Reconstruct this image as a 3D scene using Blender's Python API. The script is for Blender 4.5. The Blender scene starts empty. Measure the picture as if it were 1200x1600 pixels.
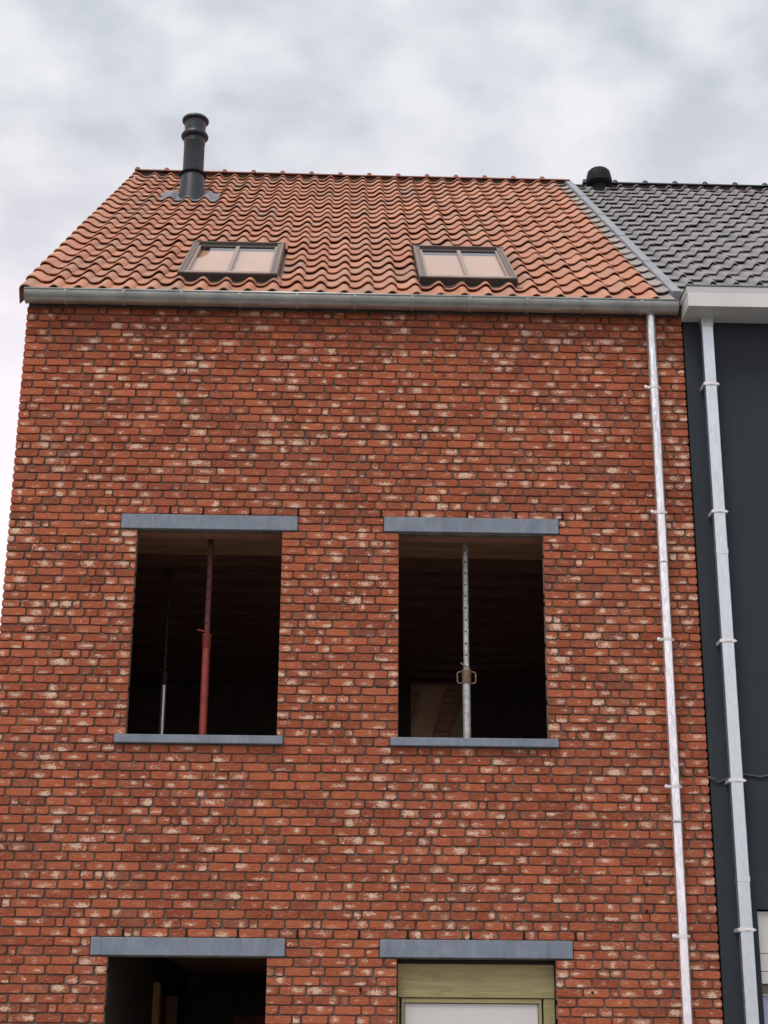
import bpy, math, random
from math import radians, sin, cos, pi, hypot, atan2
from mathutils import Vector, Matrix

random.seed(11)
scene = bpy.context.scene
col = scene.collection

# ------------------------------------------------------------------ camera
CAM = Vector((3.0363, -13.9664, 1.6))
PITCH, YAW, ROLL, FPX = radians(19.0), radians(1.55), radians(0.38), 2515.0
fw = Vector((sin(YAW) * cos(PITCH), cos(YAW) * cos(PITCH), sin(PITCH)))
rt0 = Vector((cos(YAW), -sin(YAW), 0))
up0 = rt0.cross(fw)
rt = cos(ROLL) * rt0 + sin(ROLL) * up0
up = cos(ROLL) * up0 - sin(ROLL) * rt0
cam = bpy.data.cameras.new('camera')
cam.sensor_fit = 'VERTICAL'; cam.sensor_height = 24.0; cam.lens = FPX / 1600 * 24.0
cam.clip_start = 0.1; cam.clip_end = 3000
cam_o = bpy.data.objects.new('camera', cam); col.objects.link(cam_o)
M = Matrix((rt, up, -fw)).transposed().to_4x4(); M.translation = CAM
cam_o.matrix_world = M
scene.camera = cam_o

def project(P):
    v = Vector(P) - CAM
    d = v.dot(fw)
    return 600 + FPX * v.dot(rt) / d, 800 - FPX * v.dot(up) / d

# ------------------------------------------------------------------ world, sun, exposure
SUN_EL, SUN_AZ = radians(58), radians(-30)      # azimuth measured from the street side (-Y) towards -X
sun_dir = Vector((sin(SUN_AZ) * cos(SUN_EL), -cos(SUN_AZ) * cos(SUN_EL), sin(SUN_EL)))  # towards the sun
world = bpy.data.worlds.new('World'); scene.world = world; world.use_nodes = True
wn, wl = world.node_tree.nodes, world.node_tree.links
wn.clear()
def WN(t, **k):
    n = wn.new(t)
    for a, b in k.items(): setattr(n, a, b)
    return n
w_out = WN('ShaderNodeOutputWorld'); w_bg = WN('ShaderNodeBackground')
w_bg.inputs['Strength'].default_value = 0.1
sky = WN('ShaderNodeTexSky', sky_type='NISHITA', sun_disc=False, sun_elevation=SUN_EL,
         sun_rotation=atan2(sun_dir.x, sun_dir.y), air_density=1.0, dust_density=2.0)
tc = WN('ShaderNodeTexCoord'); sep = WN('ShaderNodeSeparateXYZ')
wl.new(tc.outputs['Generated'], sep.inputs[0])
zadd = WN('ShaderNodeMath', operation='ADD'); wl.new(sep.outputs['Z'], zadd.inputs[0]); zadd.inputs[1].default_value = 0.22
zmax = WN('ShaderNodeMath', operation='MAXIMUM'); wl.new(zadd.outputs[0], zmax.inputs[0]); zmax.inputs[1].default_value = 0.05
dx = WN('ShaderNodeMath', operation='DIVIDE'); wl.new(sep.outputs['X'], dx.inputs[0]); wl.new(zmax.outputs[0], dx.inputs[1])
dy = WN('ShaderNodeMath', operation='DIVIDE'); wl.new(sep.outputs['Y'], dy.inputs[0]); wl.new(zmax.outputs[0], dy.inputs[1])
cmb = WN('ShaderNodeCombineXYZ'); wl.new(dx.outputs[0], cmb.inputs[0]); wl.new(dy.outputs[0], cmb.inputs[1])
n1 = WN('ShaderNodeTexNoise'); n1.inputs['Scale'].default_value = 2.6; n1.inputs['Detail'].default_value = 3.0
n1.inputs['Roughness'].default_value = 0.5; n1.inputs['Distortion'].default_value = 0.12
n2 = WN('ShaderNodeTexNoise'); n2.inputs['Scale'].default_value = 13.0; n2.inputs['Detail'].default_value = 5.0
n2.inputs['Roughness'].default_value = 0.45
for n in (n1, n2): wl.new(cmb.outputs[0], n.inputs['Vector'])
nm = WN('ShaderNodeMix', data_type='FLOAT'); nm.inputs[0].default_value = 0.46
wl.new(n1.outputs['Fac'], nm.inputs[2]); wl.new(n2.outputs['Fac'], nm.inputs[3])
ramp = WN('ShaderNodeValToRGB')
ramp.color_ramp.elements[0].position = 0.40; ramp.color_ramp.elements[0].color = (4.75, 5.1, 5.6, 1)
ramp.color_ramp.elements[1].position = 0.60; ramp.color_ramp.elements[1].color = (7.3, 7.4, 7.65, 1)
wl.new(nm.outputs[0], ramp.inputs[0])
elr = WN('ShaderNodeMapRange', interpolation_type='SMOOTHSTEP')
elr.inputs['From Min'].default_value = 0.28; elr.inputs['From Max'].default_value = 0.58
elr.inputs['To Min'].default_value = 1.0; elr.inputs['To Max'].default_value = 0.0
wl.new(sep.outputs['Z'], elr.inputs['Value'])
hz = WN('ShaderNodeMix', data_type='RGBA'); wl.new(elr.outputs[0], hz.inputs[0])
wl.new(ramp.outputs[0], hz.inputs[6]); hz.inputs[7].default_value = (9.5, 8.4, 8.9, 1)
cov = WN('ShaderNodeMix', data_type='RGBA'); cov.inputs[0].default_value = 0.94
wl.new(sky.outputs[0], cov.inputs[6]); wl.new(hz.outputs[2], cov.inputs[7])
wl.new(cov.outputs[2], w_bg.inputs['Color']); wl.new(w_bg.outputs[0], w_out.inputs[0])

sun = bpy.data.lights.new('sun', 'SUN'); sun.energy = 1.5; sun.angle = radians(24); sun.color = (1.0, 0.96, 0.90)
sun_o = bpy.data.objects.new('sun', sun); col.objects.link(sun_o)
sun_o.rotation_euler = (-sun_dir).to_track_quat('-Z', 'Y').to_euler(); sun_o.location = (0, -20, 30)

vs = scene.view_settings
vs.view_transform = 'Standard'; vs.look = 'None'; vs.exposure = 0.30; vs.gamma = 1.0; vs.use_curve_mapping = False

# ------------------------------------------------------------------ materials
def mat(name, base=(0.5, 0.5, 0.5), rough=0.8, metal=0.0, spec=0.5):
    m = bpy.data.materials.new(name); m.use_nodes = True
    b = m.node_tree.nodes['Principled BSDF']
    b.inputs['Base Color'].default_value = (*base, 1); b.inputs['Roughness'].default_value = rough
    b.inputs['Metallic'].default_value = metal; b.inputs['Specular IOR Level'].default_value = spec
    return m, m.node_tree.nodes, m.node_tree.links, b
def N(nodes, t, **k):
    n = nodes.new(t)
    for a, b in k.items(): setattr(n, a, b)
    return n
def position(nodes, links, scale=(1, 1, 1)):
    g = N(nodes, 'ShaderNodeNewGeometry'); mp = N(nodes, 'ShaderNodeMapping'); mp.inputs['Scale'].default_value = scale
    links.new(g.outputs['Position'], mp.inputs[0]); return mp.outputs[0]
def noise(nodes, links, vec, scale, detail=4, rough=0.55, dist=0.0):
    n = N(nodes, 'ShaderNodeTexNoise')
    n.inputs['Scale'].default_value = scale; n.inputs['Detail'].default_value = detail
    n.inputs['Roughness'].default_value = rough; n.inputs['Distortion'].default_value = dist
    links.new(vec, n.inputs['Vector']); return n.outputs['Fac']
def mix(nodes, links, fac, a, b):
    n = N(nodes, 'ShaderNodeMix', data_type='RGBA')
    for s, i in ((fac, 0), (a, 6), (b, 7)):
        if hasattr(s, 'is_output') or isinstance(s, bpy.types.NodeSocket): links.new(s, n.inputs[i])
        elif i == 0: n.inputs[0].default_value = s
        else: n.inputs[i].default_value = (*s, 1)
    return n.outputs[2]
def remap(nodes, links, v, a, b, c=0.0, d=1.0):
    n = N(nodes, 'ShaderNodeMapRange'); links.new(v, n.inputs['Value'])
    for k, x in (('From Min', a), ('From Max', b), ('To Min', c), ('To Max', d)):
        if isinstance(x, bpy.types.NodeSocket): links.new(x, n.inputs[k])
        else: n.inputs[k].default_value = x
    return n.outputs[0]
def fmath(nodes, links, op, a, b):
    n = N(nodes, 'ShaderNodeMath', operation=op)
    for i, x in enumerate((a, b)):
        if isinstance(x, bpy.types.NodeSocket): links.new(x, n.inputs[i])
        else: n.inputs[i].default_value = x
    return n.outputs[0]
def bump(nodes, links, b, h, strength=0.3, dist=0.01):
    n = N(nodes, 'ShaderNodeBump'); n.inputs['Strength'].default_value = strength; n.inputs['Distance'].default_value = dist
    links.new(h, n.inputs['Height']); links.new(n.outputs[0], b.inputs['Normal'])
def attr(nodes, links):
    a = N(nodes, 'ShaderNodeAttribute', attribute_name='bv'); s = N(nodes, 'ShaderNodeSeparateColor')
    links.new(a.outputs['Color'], s.inputs[0]); return s.outputs
def simple(name, base, rough=0.8, metal=0.0, var=0.25, scale=6.0, bscale=60.0, bstr=0.15, spec=0.5, stretch=(1, 1, 1)):
    """a plain surface with a little tonal variation and fine relief"""
    m, n, l, b = mat(name, base, rough, metal, spec)
    p = position(n, l, stretch)
    f = remap(n, l, noise(n, l, p, scale, 6, 0.6), 0.3, 0.7)
    d = tuple(c * (1 - var) for c in base); e = tuple(min(0.95, c * (1 + var)) for c in base)
    l.new(mix(n, l, f, d, e), b.inputs['Base Color'])
    f2 = noise(n, l, p, bscale, 4, 0.6)
    bump(n, l, b, f2, bstr, 0.01)
    l.new(remap(n, l, f2, 0.3, 0.7, max(0.02, rough - 0.08), min(1, rough + 0.08)), b.inputs['Roughness'])
    return m

def brick_material():
    m, n, l, b = mat('handmade_red_brick', rough=0.9, spec=0.2)
    s = attr(n, l)
    bl = N(n, 'ShaderNodeAttribute', attribute_name='bl'); q = N(n, 'ShaderNodeSeparateColor'); l.new(bl.outputs['Color'], q.inputs[0])
    p = position(n, l, (1.0, 1.0, 1.25))
    big = noise(n, l, p, 9, 4, 0.6)
    c = mix(n, l, s[0], (0.235, 0.048, 0.022), (0.48, 0.124, 0.055))
    c = mix(n, l, remap(n, l, noise(n, l, p, 30, 5, 0.65), 0.40, 0.70, 0, 0.55), c, (0.52, 0.165, 0.080))
    # burnt patches
    dk = fmath(n, l, 'MULTIPLY', remap(n, l, noise(n, l, p, 14, 4, 0.6), 0.35, 0.65), remap(n, l, s[2], 0.78, 1.0, 0.12, 0.85))
    c = mix(n, l, dk, c, (0.115, 0.070, 0.055))
    # folds of sandy lime pressed into the face: one cluster per brick
    r2 = fmath(n, l, 'ADD', fmath(n, l, 'POWER', q.outputs[0], 2.0), fmath(n, l, 'POWER', q.outputs[1], 2.0))
    blob = remap(n, l, r2, 0.0, 1.0, 1.0, 0.0)
    w = fmath(n, l, 'ADD', noise(n, l, p, 24, 5, 0.62, 2.2), fmath(n, l, 'MULTIPLY', blob, 0.26))
    t = remap(n, l, s[1], 0, 1, 0.80, 0.535)
    t = fmath(n, l, 'ADD', t, remap(n, l, noise(n, l, p, 1.3, 3, 0.6), 0.3, 0.7, 0.07, -0.05))
    wf = remap(n, l, w, t, fmath(n, l, 'ADD', t, 0.105))
    wf = fmath(n, l, 'MULTIPLY', wf, remap(n, l, noise(n, l, p, 60, 3, 0.6, 0.5), 0.30, 0.50, 0.45, 0.95))
    rg = fmath(n, l, 'ABSOLUTE', fmath(n, l, 'SUBTRACT', noise(n, l, p, 15, 3, 0.6, 1.8), 0.5), 0.0)
    rg = fmath(n, l, 'MULTIPLY', remap(n, l, rg, 0.006, 0.030, 0.9, 0.0), remap(n, l, fmath(n, l, 'ADD', r2, fmath(n, l, 'MULTIPLY', s[1], -2.2)), -0.9, 0.5, 1.0, 0.0))
    wf = fmath(n, l, 'MAXIMUM', wf, rg)
    c = mix(n, l, wf, c, (0.78, 0.57, 0.42))
    # building dust and mortar smears run down the wall
    c = mix(n, l, remap(n, l, noise(n, l, position(n, l, (2.2, 1, 0.5)), 1.6, 6, 0.65), 0.48, 0.72, 0, 0.28), c, (0.24, 0.120, 0.080))
    # faint dusty veil
    c = mix(n, l, remap(n, l, noise(n, l, p, 46, 5, 0.68, 1.4), 0.52, 0.74, 0, 0.40), c, (0.58, 0.31, 0.20))
    l.new(c, b.inputs['Base Color'])
    h = fmath(n, l, 'ADD', noise(n, l, position(n, l, (0.7, 1, 1.7)), 34, 5, 0.65, 1.2), fmath(n, l, 'MULTIPLY', noise(n, l, p, 120, 3, 0.6), 0.45))
    bump(n, l, b, h, 1.0, 0.012)
    return m
MAT = {}
MAT['brick'] = brick_material()
MAT['mortar'] = simple('grey_mortar', (0.19, 0.155, 0.13), 0.95, var=0.35, scale=7, bscale=120, bstr=0.6, spec=0.1)

def tile_material(name, c1, c2, c3, smudge, rough, spec=0.4):
    m, n, l, b = mat(name, rough=rough, spec=spec)
    s = attr(n, l); p = position(n, l)
    c = mix(n, l, s[0], c1, c2)
    c = mix(n, l, remap(n, l, s[1], 0.72, 1.0, 0, 0.75), c, c3)
    c = mix(n, l, remap(n, l, noise(n, l, p, 5.5, 6, 0.65, 0.4), 0.50, 0.72, 0, 0.75), c, smudge)
    c = mix(n, l, remap(n, l, noise(n, l, p, 34, 4, 0.7), 0.45, 0.75, 0, 0.30), c, c1)
    l.new(c, b.inputs['Base Color'])
    bump(n, l, b, noise(n, l, p, 70, 5, 0.65), 0.25, 0.008)
    return m
MAT['clay'] = tile_material('red_clay_tile', (0.45, 0.195, 0.115), (0.58, 0.280, 0.170), (0.34, 0.225, 0.175), (0.34, 0.215, 0.165), 0.60)
MAT['clay_grey'] = tile_material('weathered_grey_clay', (0.32, 0.29, 0.27), (0.42, 0.36, 0.32), (0.26, 0.245, 0.235), (0.27, 0.25, 0.24), 0.55)
MAT['ridge'] = tile_material('red_clay_ridge', (0.22, 0.075, 0.05), (0.28, 0.10, 0.065), (0.16, 0.09, 0.08), (0.17, 0.09, 0.075), 0.75)
MAT['slate_tile'] = tile_material('anthracite_tile', (0.21, 0.20, 0.20), (0.28, 0.26, 0.255), (0.17, 0.165, 0.17), (0.29, 0.265, 0.25), 0.34, 0.6)
MAT['slate_ridge'] = tile_material('anthracite_ridge', (0.030, 0.037, 0.042), (0.045, 0.05, 0.055), (0.03, 0.035, 0.04), (0.05, 0.055, 0.06), 0.5)
MAT['deck'] = simple('roof_underlay', (0.045, 0.03, 0.025), 0.9)
def stone_material():
    m, n, l, b = mat('blue_grey_stone', rough=0.7, spec=0.4)
    p = position(n, l, (1, 1, 1)); ps = position(n, l, (1.6, 1, 0.35))
    c = mix(n, l, remap(n, l, noise(n, l, p, 7, 6, 0.65), 0.3, 0.7), (0.145, 0.180, 0.225), (0.215, 0.255, 0.305))
    c = mix(n, l, remap(n, l, noise(n, l, ps, 14, 5, 0.6), 0.52, 0.75, 0, 0.6), c, (0.27, 0.295, 0.325))
    c = mix(n, l, remap(n, l, noise(n, l, ps, 5, 5, 0.7, 0.6), 0.56, 0.70, 0, 0.55), c, (0.105, 0.12, 0.145))
    c = mix(n, l, remap(n, l, noise(n, l, p, 160, 2, 0.5), 0.60, 0.75, 0, 0.5), c, (0.32, 0.34, 0.36))
    l.new(c, b.inputs['Base Color']); bump(n, l, b, noise(n, l, p, 110, 4, 0.7), 0.35, 0.006)
    return m
MAT['lintel'] = stone_material()
MAT['zinc'] = simple('weathered_zinc', (0.40, 0.43, 0.41), 0.42, metal=0.75, var=0.22, scale=5, bscale=22, bstr=0.08)
MAT['zinc_dark'] = simple('dark_zinc', (0.16, 0.175, 0.175), 0.5, metal=0.6, var=0.3, scale=7, bscale=30, bstr=0.1)
MAT['lead'] = simple('grey_lead', (0.20, 0.205, 0.22), 0.42, metal=0.45, var=0.3, scale=9, bscale=22, bstr=0.25)
MAT['alu_strip'] = simple('grey_aluminium_strip', (0.34, 0.35, 0.38), 0.42, metal=0.5, var=0.15, scale=5, bscale=30, bstr=0.05)
def galvanised(name, base, rough, var):
    m, n, l, b = mat(name, base, rough, 0.85)
    p = position(n, l, (1, 1, 0.22))
    v = N(n, 'ShaderNodeTexVoronoi'); v.inputs['Scale'].default_value = 75; l.new(p, v.inputs['Vector'])
    sp = N(n, 'ShaderNodeSeparateColor'); l.new(v.outputs['Color'], sp.inputs[0])
    f = fmath(n, l, 'ADD', fmath(n, l, 'MULTIPLY', sp.outputs[0], 0.45), fmath(n, l, 'MULTIPLY', noise(n, l, p, 7, 5, 0.65), 0.55))
    l.new(mix(n, l, remap(n, l, f, 0.25, 0.75), tuple(c * (1 - var) for c in base), tuple(min(0.95, c * (1 + var)) for c in base)), b.inputs['Base Color'])
    l.new(remap(n, l, f, 0.2, 0.8, rough - 0.07, rough + 0.10), b.inputs['Roughness'])
    bump(n, l, b, noise(n, l, p, 9, 3, 0.5), 0.12, 0.01)
    return m
MAT['galv'] = galvanised('bright_galvanised_steel', (0.76, 0.78, 0.79), 0.22, 0.20)
MAT['galv_dull'] = galvanised('dull_galvanised_steel', (0.60, 0.67, 0.70), 0.36, 0.09)
MAT['galv_clip'] = simple('pale_steel_clip', (0.72, 0.71, 0.72), 0.4, metal=0.3, var=0.1)
MAT['flue'] = simple('anthracite_enamel', (0.018, 0.024, 0.034), 0.42, metal=0.0, var=0.12, scale=4, bscale=30, bstr=0.03)
MAT['black_plastic'] = simple('black_plastic', (0.007, 0.009, 0.011), 0.7, var=0.2, spec=0.25)
MAT['frame'] = simple('brown_grey_aluminium', (0.15, 0.105, 0.085), 0.45, metal=0.15, var=0.1, scale=5, bscale=50, bstr=0.04)
MAT['frame_light'] = simple('taupe_aluminium', (0.34, 0.255, 0.21), 0.45, metal=0.1, var=0.1)
MAT['frame_dark'] = simple('dark_brown_aluminium', (0.035, 0.028, 0.027), 0.55, metal=0.2, var=0.2)
MAT['blind'] = simple('peach_cloth', (0.74, 0.46, 0.29), 0.9, var=0.06, scale=3)
MAT['render'] = simple('anthracite_wall_render', (0.030, 0.038, 0.047), 0.85, var=0.13, scale=1.3, bscale=190, bstr=0.35, spec=0.3)
MAT['fascia'] = simple('pale_grey_coated_aluminium', (0.62, 0.625, 0.61), 0.45, var=0.06, scale=2, bscale=40, bstr=0.02)
MAT['fascia2'] = simple('grey_coated_aluminium', (0.48, 0.49, 0.49), 0.45, var=0.05, scale=2, bscale=40, bstr=0.02)
MAT['white_panel'] = simple('white_coated_panel', (0.58, 0.58, 0.565), 0.6, var=0.05, scale=3)
MAT['block'] = simple('hollow_clay_block', (0.42, 0.20, 0.125), 0.95, var=0.3, scale=5)
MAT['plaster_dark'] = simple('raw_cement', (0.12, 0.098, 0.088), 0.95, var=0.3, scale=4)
MAT['floor_conc'] = simple('raw_concrete_floor', (0.46, 0.43, 0.39), 0.9, var=0.3, scale=3)
MAT['plank'] = simple('rough_ceiling_plank', (0.58, 0.35, 0.19), 0.85, var=0.3, scale=4, stretch=(0.4, 3, 3))
MAT['beam'] = simple('old_wood_beam', (0.16, 0.08, 0.055), 0.85, var=0.3, scale=6, stretch=(0.4, 3, 3))
MAT['red_paint'] = simple('worn_red_paint', (0.24, 0.036, 0.026), 0.55, var=0.35, scale=14, bscale=60, bstr=0.15)
MAT['red_dark'] = simple('rusty_red_steel', (0.115, 0.034, 0.025), 0.6, var=0.35, scale=16, bscale=60, bstr=0.15)
MAT['prop_galv'] = simple('dull_prop_zinc', (0.45, 0.48, 0.46), 0.5, metal=0.4, var=0.35, scale=18, bscale=40, bstr=0.2)
MAT['rusty'] = simple('rusted_steel', (0.28, 0.20, 0.14), 0.7, metal=0.3, var=0.35, scale=20)
MAT['hole'] = simple('dark_hollow', (0.008, 0.007, 0.007), 0.95, var=0.2)
MAT['pine'] = simple('yellow_pine', (0.55, 0.36, 0.14), 0.7, var=0.15, scale=5, stretch=(3, 3, 0.4))
def wood_green():
    m, n, l, b = mat('green_treated_timber', rough=0.75, spec=0.3)
    p = position(n, l, (0.35, 1, 4.0))
    f = noise(n, l, p, 9, 7, 0.65, 0.8)
    c = mix(n, l, remap(n, l, f, 0.3, 0.7), (0.23, 0.20, 0.095), (0.37, 0.33, 0.165))
    k = N(n, 'ShaderNodeTexVoronoi'); k.inputs['Scale'].default_value = 3.2
    l.new(position(n, l, (1, 1, 2.0)), k.inputs['Vector'])
    c = mix(n, l, remap(n, l, k.outputs['Distance'], 0.035, 0.075, 0.85, 0.0), c, (0.075, 0.05, 0.022))
    l.new(c, b.inputs['Base Color']); bump(n, l, b, f, 0.25, 0.008)
    return m
MAT['timber'] = wood_green()
def glass_material():
    m, n, l, b = mat('window_glass'); n.remove(b)
    g = N(n, 'ShaderNodeBsdfGlossy'); g.inputs['Roughness'].default_value = 0.03; g.inputs['Color'].default_value = (0.95, 0.96, 1, 1)
    t = N(n, 'ShaderNodeBsdfTransparent'); t.inputs['Color'].default_value = (0.90, 0.90, 0.88, 1)
    lw = N(n, 'ShaderNodeFresnel'); lw.inputs['IOR'].default_value = 1.5
    mx = N(n, 'ShaderNodeMixShader'); l.new(lw.outputs[0], mx.inputs[0]); l.new(t.outputs[0], mx.inputs[1]); l.new(g.outputs[0], mx.inputs[2])
    l.new(mx.outputs[0], n['Material Output'].inputs[0]); return m
MAT['glass'] = glass_material()
MAT['blue_pane'] = simple('lilac_film_pane', (0.36, 0.37, 0.56), 0.25, var=0.04, scale=2, bscale=30, bstr=0.02)
def gable_material():
    m, n, l, b = mat('gable_brickwork', rough=0.92, spec=0.2)
    g = N(n, 'ShaderNodeNewGeometry'); sp = N(n, 'ShaderNodeSeparateXYZ'); l.new(g.outputs['Position'], sp.inputs[0])
    cb = N(n, 'ShaderNodeCombineXYZ'); l.new(sp.outputs['Y'], cb.inputs[0]); l.new(sp.outputs['Z'], cb.inputs[1])
    t = N(n, 'ShaderNodeTexBrick'); l.new(cb.outputs[0], t.inputs['Vector'])
    t.inputs['Color1'].default_value = (0.30, 0.08, 0.04, 1); t.inputs['Color2'].default_value = (0.40, 0.13, 0.07, 1)
    t.inputs['Mortar'].default_value = (0.19, 0.16, 0.14, 1); t.inputs['Scale'].default_value = 1.0
    t.inputs['Brick Width'].default_value = 0.222; t.inputs['Row Height'].default_value = 0.0765; t.inputs['Mortar Size'].default_value = 0.005
    l.new(t.outputs['Color'], b.inputs['Base Color']); bump(n, l, b, t.outputs['Fac'], 0.6, -0.01); return m
MAT['gable'] = gable_material()
MAT['pavement'] = simple('grey_paving', (0.40, 0.38, 0.355), 0.9, var=0.15, scale=3)
MAT['asphalt'] = simple('asphalt', (0.05, 0.05, 0.052), 0.9, var=0.2, scale=8, bscale=150, bstr=0.4)
MAT['soil'] = simple('gravelly_ground', (0.20, 0.18, 0.14), 0.95, var=0.35, scale=0.8, bscale=20, bstr=0.5)
MAT['shaded_block'] = simple('shade_darkened_blockwork', (0.035, 0.026, 0.022), 0.95, var=0.3)  # near-black base colour stands in for the shade on the unlit partition
MAT['cable'] = simple('grey_cable', (0.07, 0.075, 0.085), 0.6)

# ------------------------------------------------------------------ mesh helpers
class MB:
    def __init__(s): s.v = []; s.f = []; s.a = []; s.bl = []
    def add(s, verts, faces, bv=(0.5, 0.2, 0.2)):
        o = len(s.v); s.v.extend(tuple(x) for x in verts)
        for f in faces: s.f.append(tuple(i + o for i in f)); s.a.append(bv)
        return s
    def box(s, x0, x1, y0, y1, z0, z1, c=0.0, bv=(0.5, 0.2, 0.2)):
        if c <= 0:
            vs_ = [(x, y, z) for x in (x0, x1) for y in (y0, y1) for z in (z0, z1)]
            return s.add(vs_, [(0, 1, 3, 2), (4, 6, 7, 5), (0, 4, 5, 1), (2, 3, 7, 6), (0, 2, 6, 4), (1, 5, 7, 3)], bv)
        # chamfered box
        V, idx = [], {}
        X, Y, Z = (x0, x1), (y0, y1), (z0, z1)
        for i in (0, 1):
            for j in (0, 1):
                for k in (0, 1):
                    sx, sy, sz = (1, -1)[i], (1, -1)[j], (1, -1)[k]
                    for a in range(3):
                        p = [X[i] + sx * c, Y[j] + sy * c, Z[k] + sz * c]
                        p[a] = (X[i], Y[j], Z[k])[a]
                        idx[(i, j, k, a)] = len(V); V.append(p)
        F = []
        for a in range(3):
            b_, c_ = [(1, 2), (0, 2), (0, 1)][a]
            for e in (0, 1):
                q = []
                for (u, w) in ((0, 0), (1, 0), (1, 1), (0, 1)):
                    t = [0, 0, 0]; t[a] = e; t[b_] = u; t[c_] = w; q.append(idx[(*t, a)])
                F.append(tuple(q))
        for a in range(3):
            b_, c_ = [(1, 2), (0, 2), (0, 1)][a]
            for u in (0, 1):
                for w in (0, 1):
                    q = []
                    for e in (0, 1):
                        t = [0, 0, 0]; t[a] = e; t[b_] = u; t[c_] = w
                        q.append((idx[(*t, b_)], idx[(*t, c_)]))
                    F.append((q[0][0], q[1][0], q[1][1], q[0][1]))
        for i in (0, 1):
            for j in (0, 1):
                for k in (0, 1): F.append(tuple(idx[(i, j, k, a)] for a in range(3)))
        return s.add(V, F, bv)
    def lathe(s, axis_pt, rz, n=24, axis=(0, 0, 1), bv=(0.5, 0.2, 0.2), cap=True):
        """rings (radius, height along axis)"""
        ax = Vector(axis).normalized(); t = Vector((1, 0, 0)) if abs(ax.x) < 0.9 else Vector((0, 1, 0))
        e1 = ax.cross(t).normalized(); e2 = ax.cross(e1); P = Vector(axis_pt)
        V = [P + ax * h + (e1 * cos(2 * pi * i / n) + e2 * sin(2 * pi * i / n)) * r for r, h in rz for i in range(n)]
        F = [(k * n + i, k * n + (i + 1) % n, (k + 1) * n + (i + 1) % n, (k + 1) * n + i) for k in range(len(rz) - 1) for i in range(n)]
        if cap: F += [tuple(range(n - 1, -1, -1)), tuple((len(rz) - 1) * n + i for i in range(n))]
        return s.add(V, F, bv)
    def tube(s, pts, r, n=10, closed=False, bv=(0.5, 0.2, 0.2)):
        pts = [Vector(p) for p in pts]; m = len(pts); V = []
        for k, p in enumerate(pts):
            a = pts[k - 1] if (k > 0 or closed) else p; b = pts[(k + 1) % m] if (k < m - 1 or closed) else p
            d = (b - a).normalized(); t = Vector((0, 1, 0)) if abs(d.y) < 0.9 else Vector((0, 0, 1))
            e1 = d.cross(t).normalized(); e2 = d.cross(e1)
            V += [p + (e1 * cos(2 * pi * i / n) + e2 * sin(2 * pi * i / n)) * r for i in range(n)]
        F = [(k * n + i, k * n + (i + 1) % n, ((k + 1) % m) * n + (i + 1) % n, ((k + 1) % m) * n + i) for k in range(m if closed else m - 1) for i in range(n)]
        if not closed: F += [tuple(range(n - 1, -1, -1)), tuple((m - 1) * n + i for i in range(n))]
        return s.add(V, F, bv)
    def sheet(s, u0, u1, v0, v1, holes, w0, w1, fn):
        """slab u,v with rectangular holes, thickness w0..w1, mapped by fn(u,v,w)"""
        us = sorted({u0, u1, *[h[0] for h in holes], *[h[1] for h in holes]}); us = [u for u in us if u0 <= u <= u1]
        vv = sorted({v0, v1, *[h[2] for h in holes], *[h[3] for h in holes]}); vv = [v for v in vv if v0 <= v <= v1]
        def solid(i, j):
            if i < 0 or j < 0 or i >= len(us) - 1 or j >= len(vv) - 1: return False
            cu, cv = (us[i] + us[i + 1]) / 2, (vv[j] + vv[j + 1]) / 2
            return not any(h[0] < cu < h[1] and h[2] < cv < h[3] for h in holes)
        for i in range(len(us) - 1):
            for j in range(len(vv) - 1):
                if not solid(i, j): continue
                a, b, c, d = us[i], us[i + 1], vv[j], vv[j + 1]
                V = [fn(a, c, w0), fn(b, c, w0), fn(b, d, w0), fn(a, d, w0), fn(a, c, w1), fn(b, c, w1), fn(b, d, w1), fn(a, d, w1)]
                F = [(0, 1, 2, 3), (7, 6, 5, 4)]
                if not solid(i - 1, j): F.append((0, 3, 7, 4))
                if not solid(i + 1, j): F.append((1, 5, 6, 2))
                if not solid(i, j - 1): F.append((0, 4, 5, 1))
                if not solid(i, j + 1): F.append((3, 2, 6, 7))
                s.add(V, F)
        return s
    def mesh(s, name, m, smooth=False):
        me = bpy.data.meshes.new(name); me.from_pydata(s.v, [], s.f); me.update()
        ca = me.color_attributes.new('bv', 'FLOAT_COLOR', 'CORNER')
        buf = []
        for f, a in zip(s.f, s.a): buf.extend((a[0], a[1], a[2], 1.0) * len(f))
        ca.data.foreach_set('color', buf)
        if s.bl:
            cb_ = me.color_attributes.new('bl', 'FLOAT_COLOR', 'POINT'); cb_.data.foreach_set('color', [q for t in s.bl for q in (t[0], t[1], 0.0, 1.0)])
        me.materials.append(m)
        if smooth: me.polygons.foreach_set('use_smooth', [True] * len(me.polygons))
        return me
    def build(s, name, m, parent=None, smooth=False, sharp=None):
        me = s.mesh(name, m, smooth)
        if sharp is not None: me.polygons.foreach_set('use_smooth', [True] * len(me.polygons)); me.set_sharp_from_angle(angle=radians(sharp))
        return link(name, me, parent)

WORLD = {}
def link(name, me, parent=None, mw=None):
    o = bpy.data.objects.new(name, me); col.objects.link(o)
    mw = mw or Matrix.Identity(4); WORLD[o.name] = mw
    if parent is not None:
        o.parent = parent; o.matrix_parent_inverse = WORLD[parent.name].inverted()
    o.matrix_basis = mw
    return o
def thing(name, label, cat, loc, group=None):
    o = link(name, None, None, Matrix.Translation(loc)); o.empty_display_size = 0.2
    o['label'] = label; o['category'] = cat
    if group: o['group'] = group
    return o
def structure(o): o['kind'] = 'structure'; return o

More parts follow.
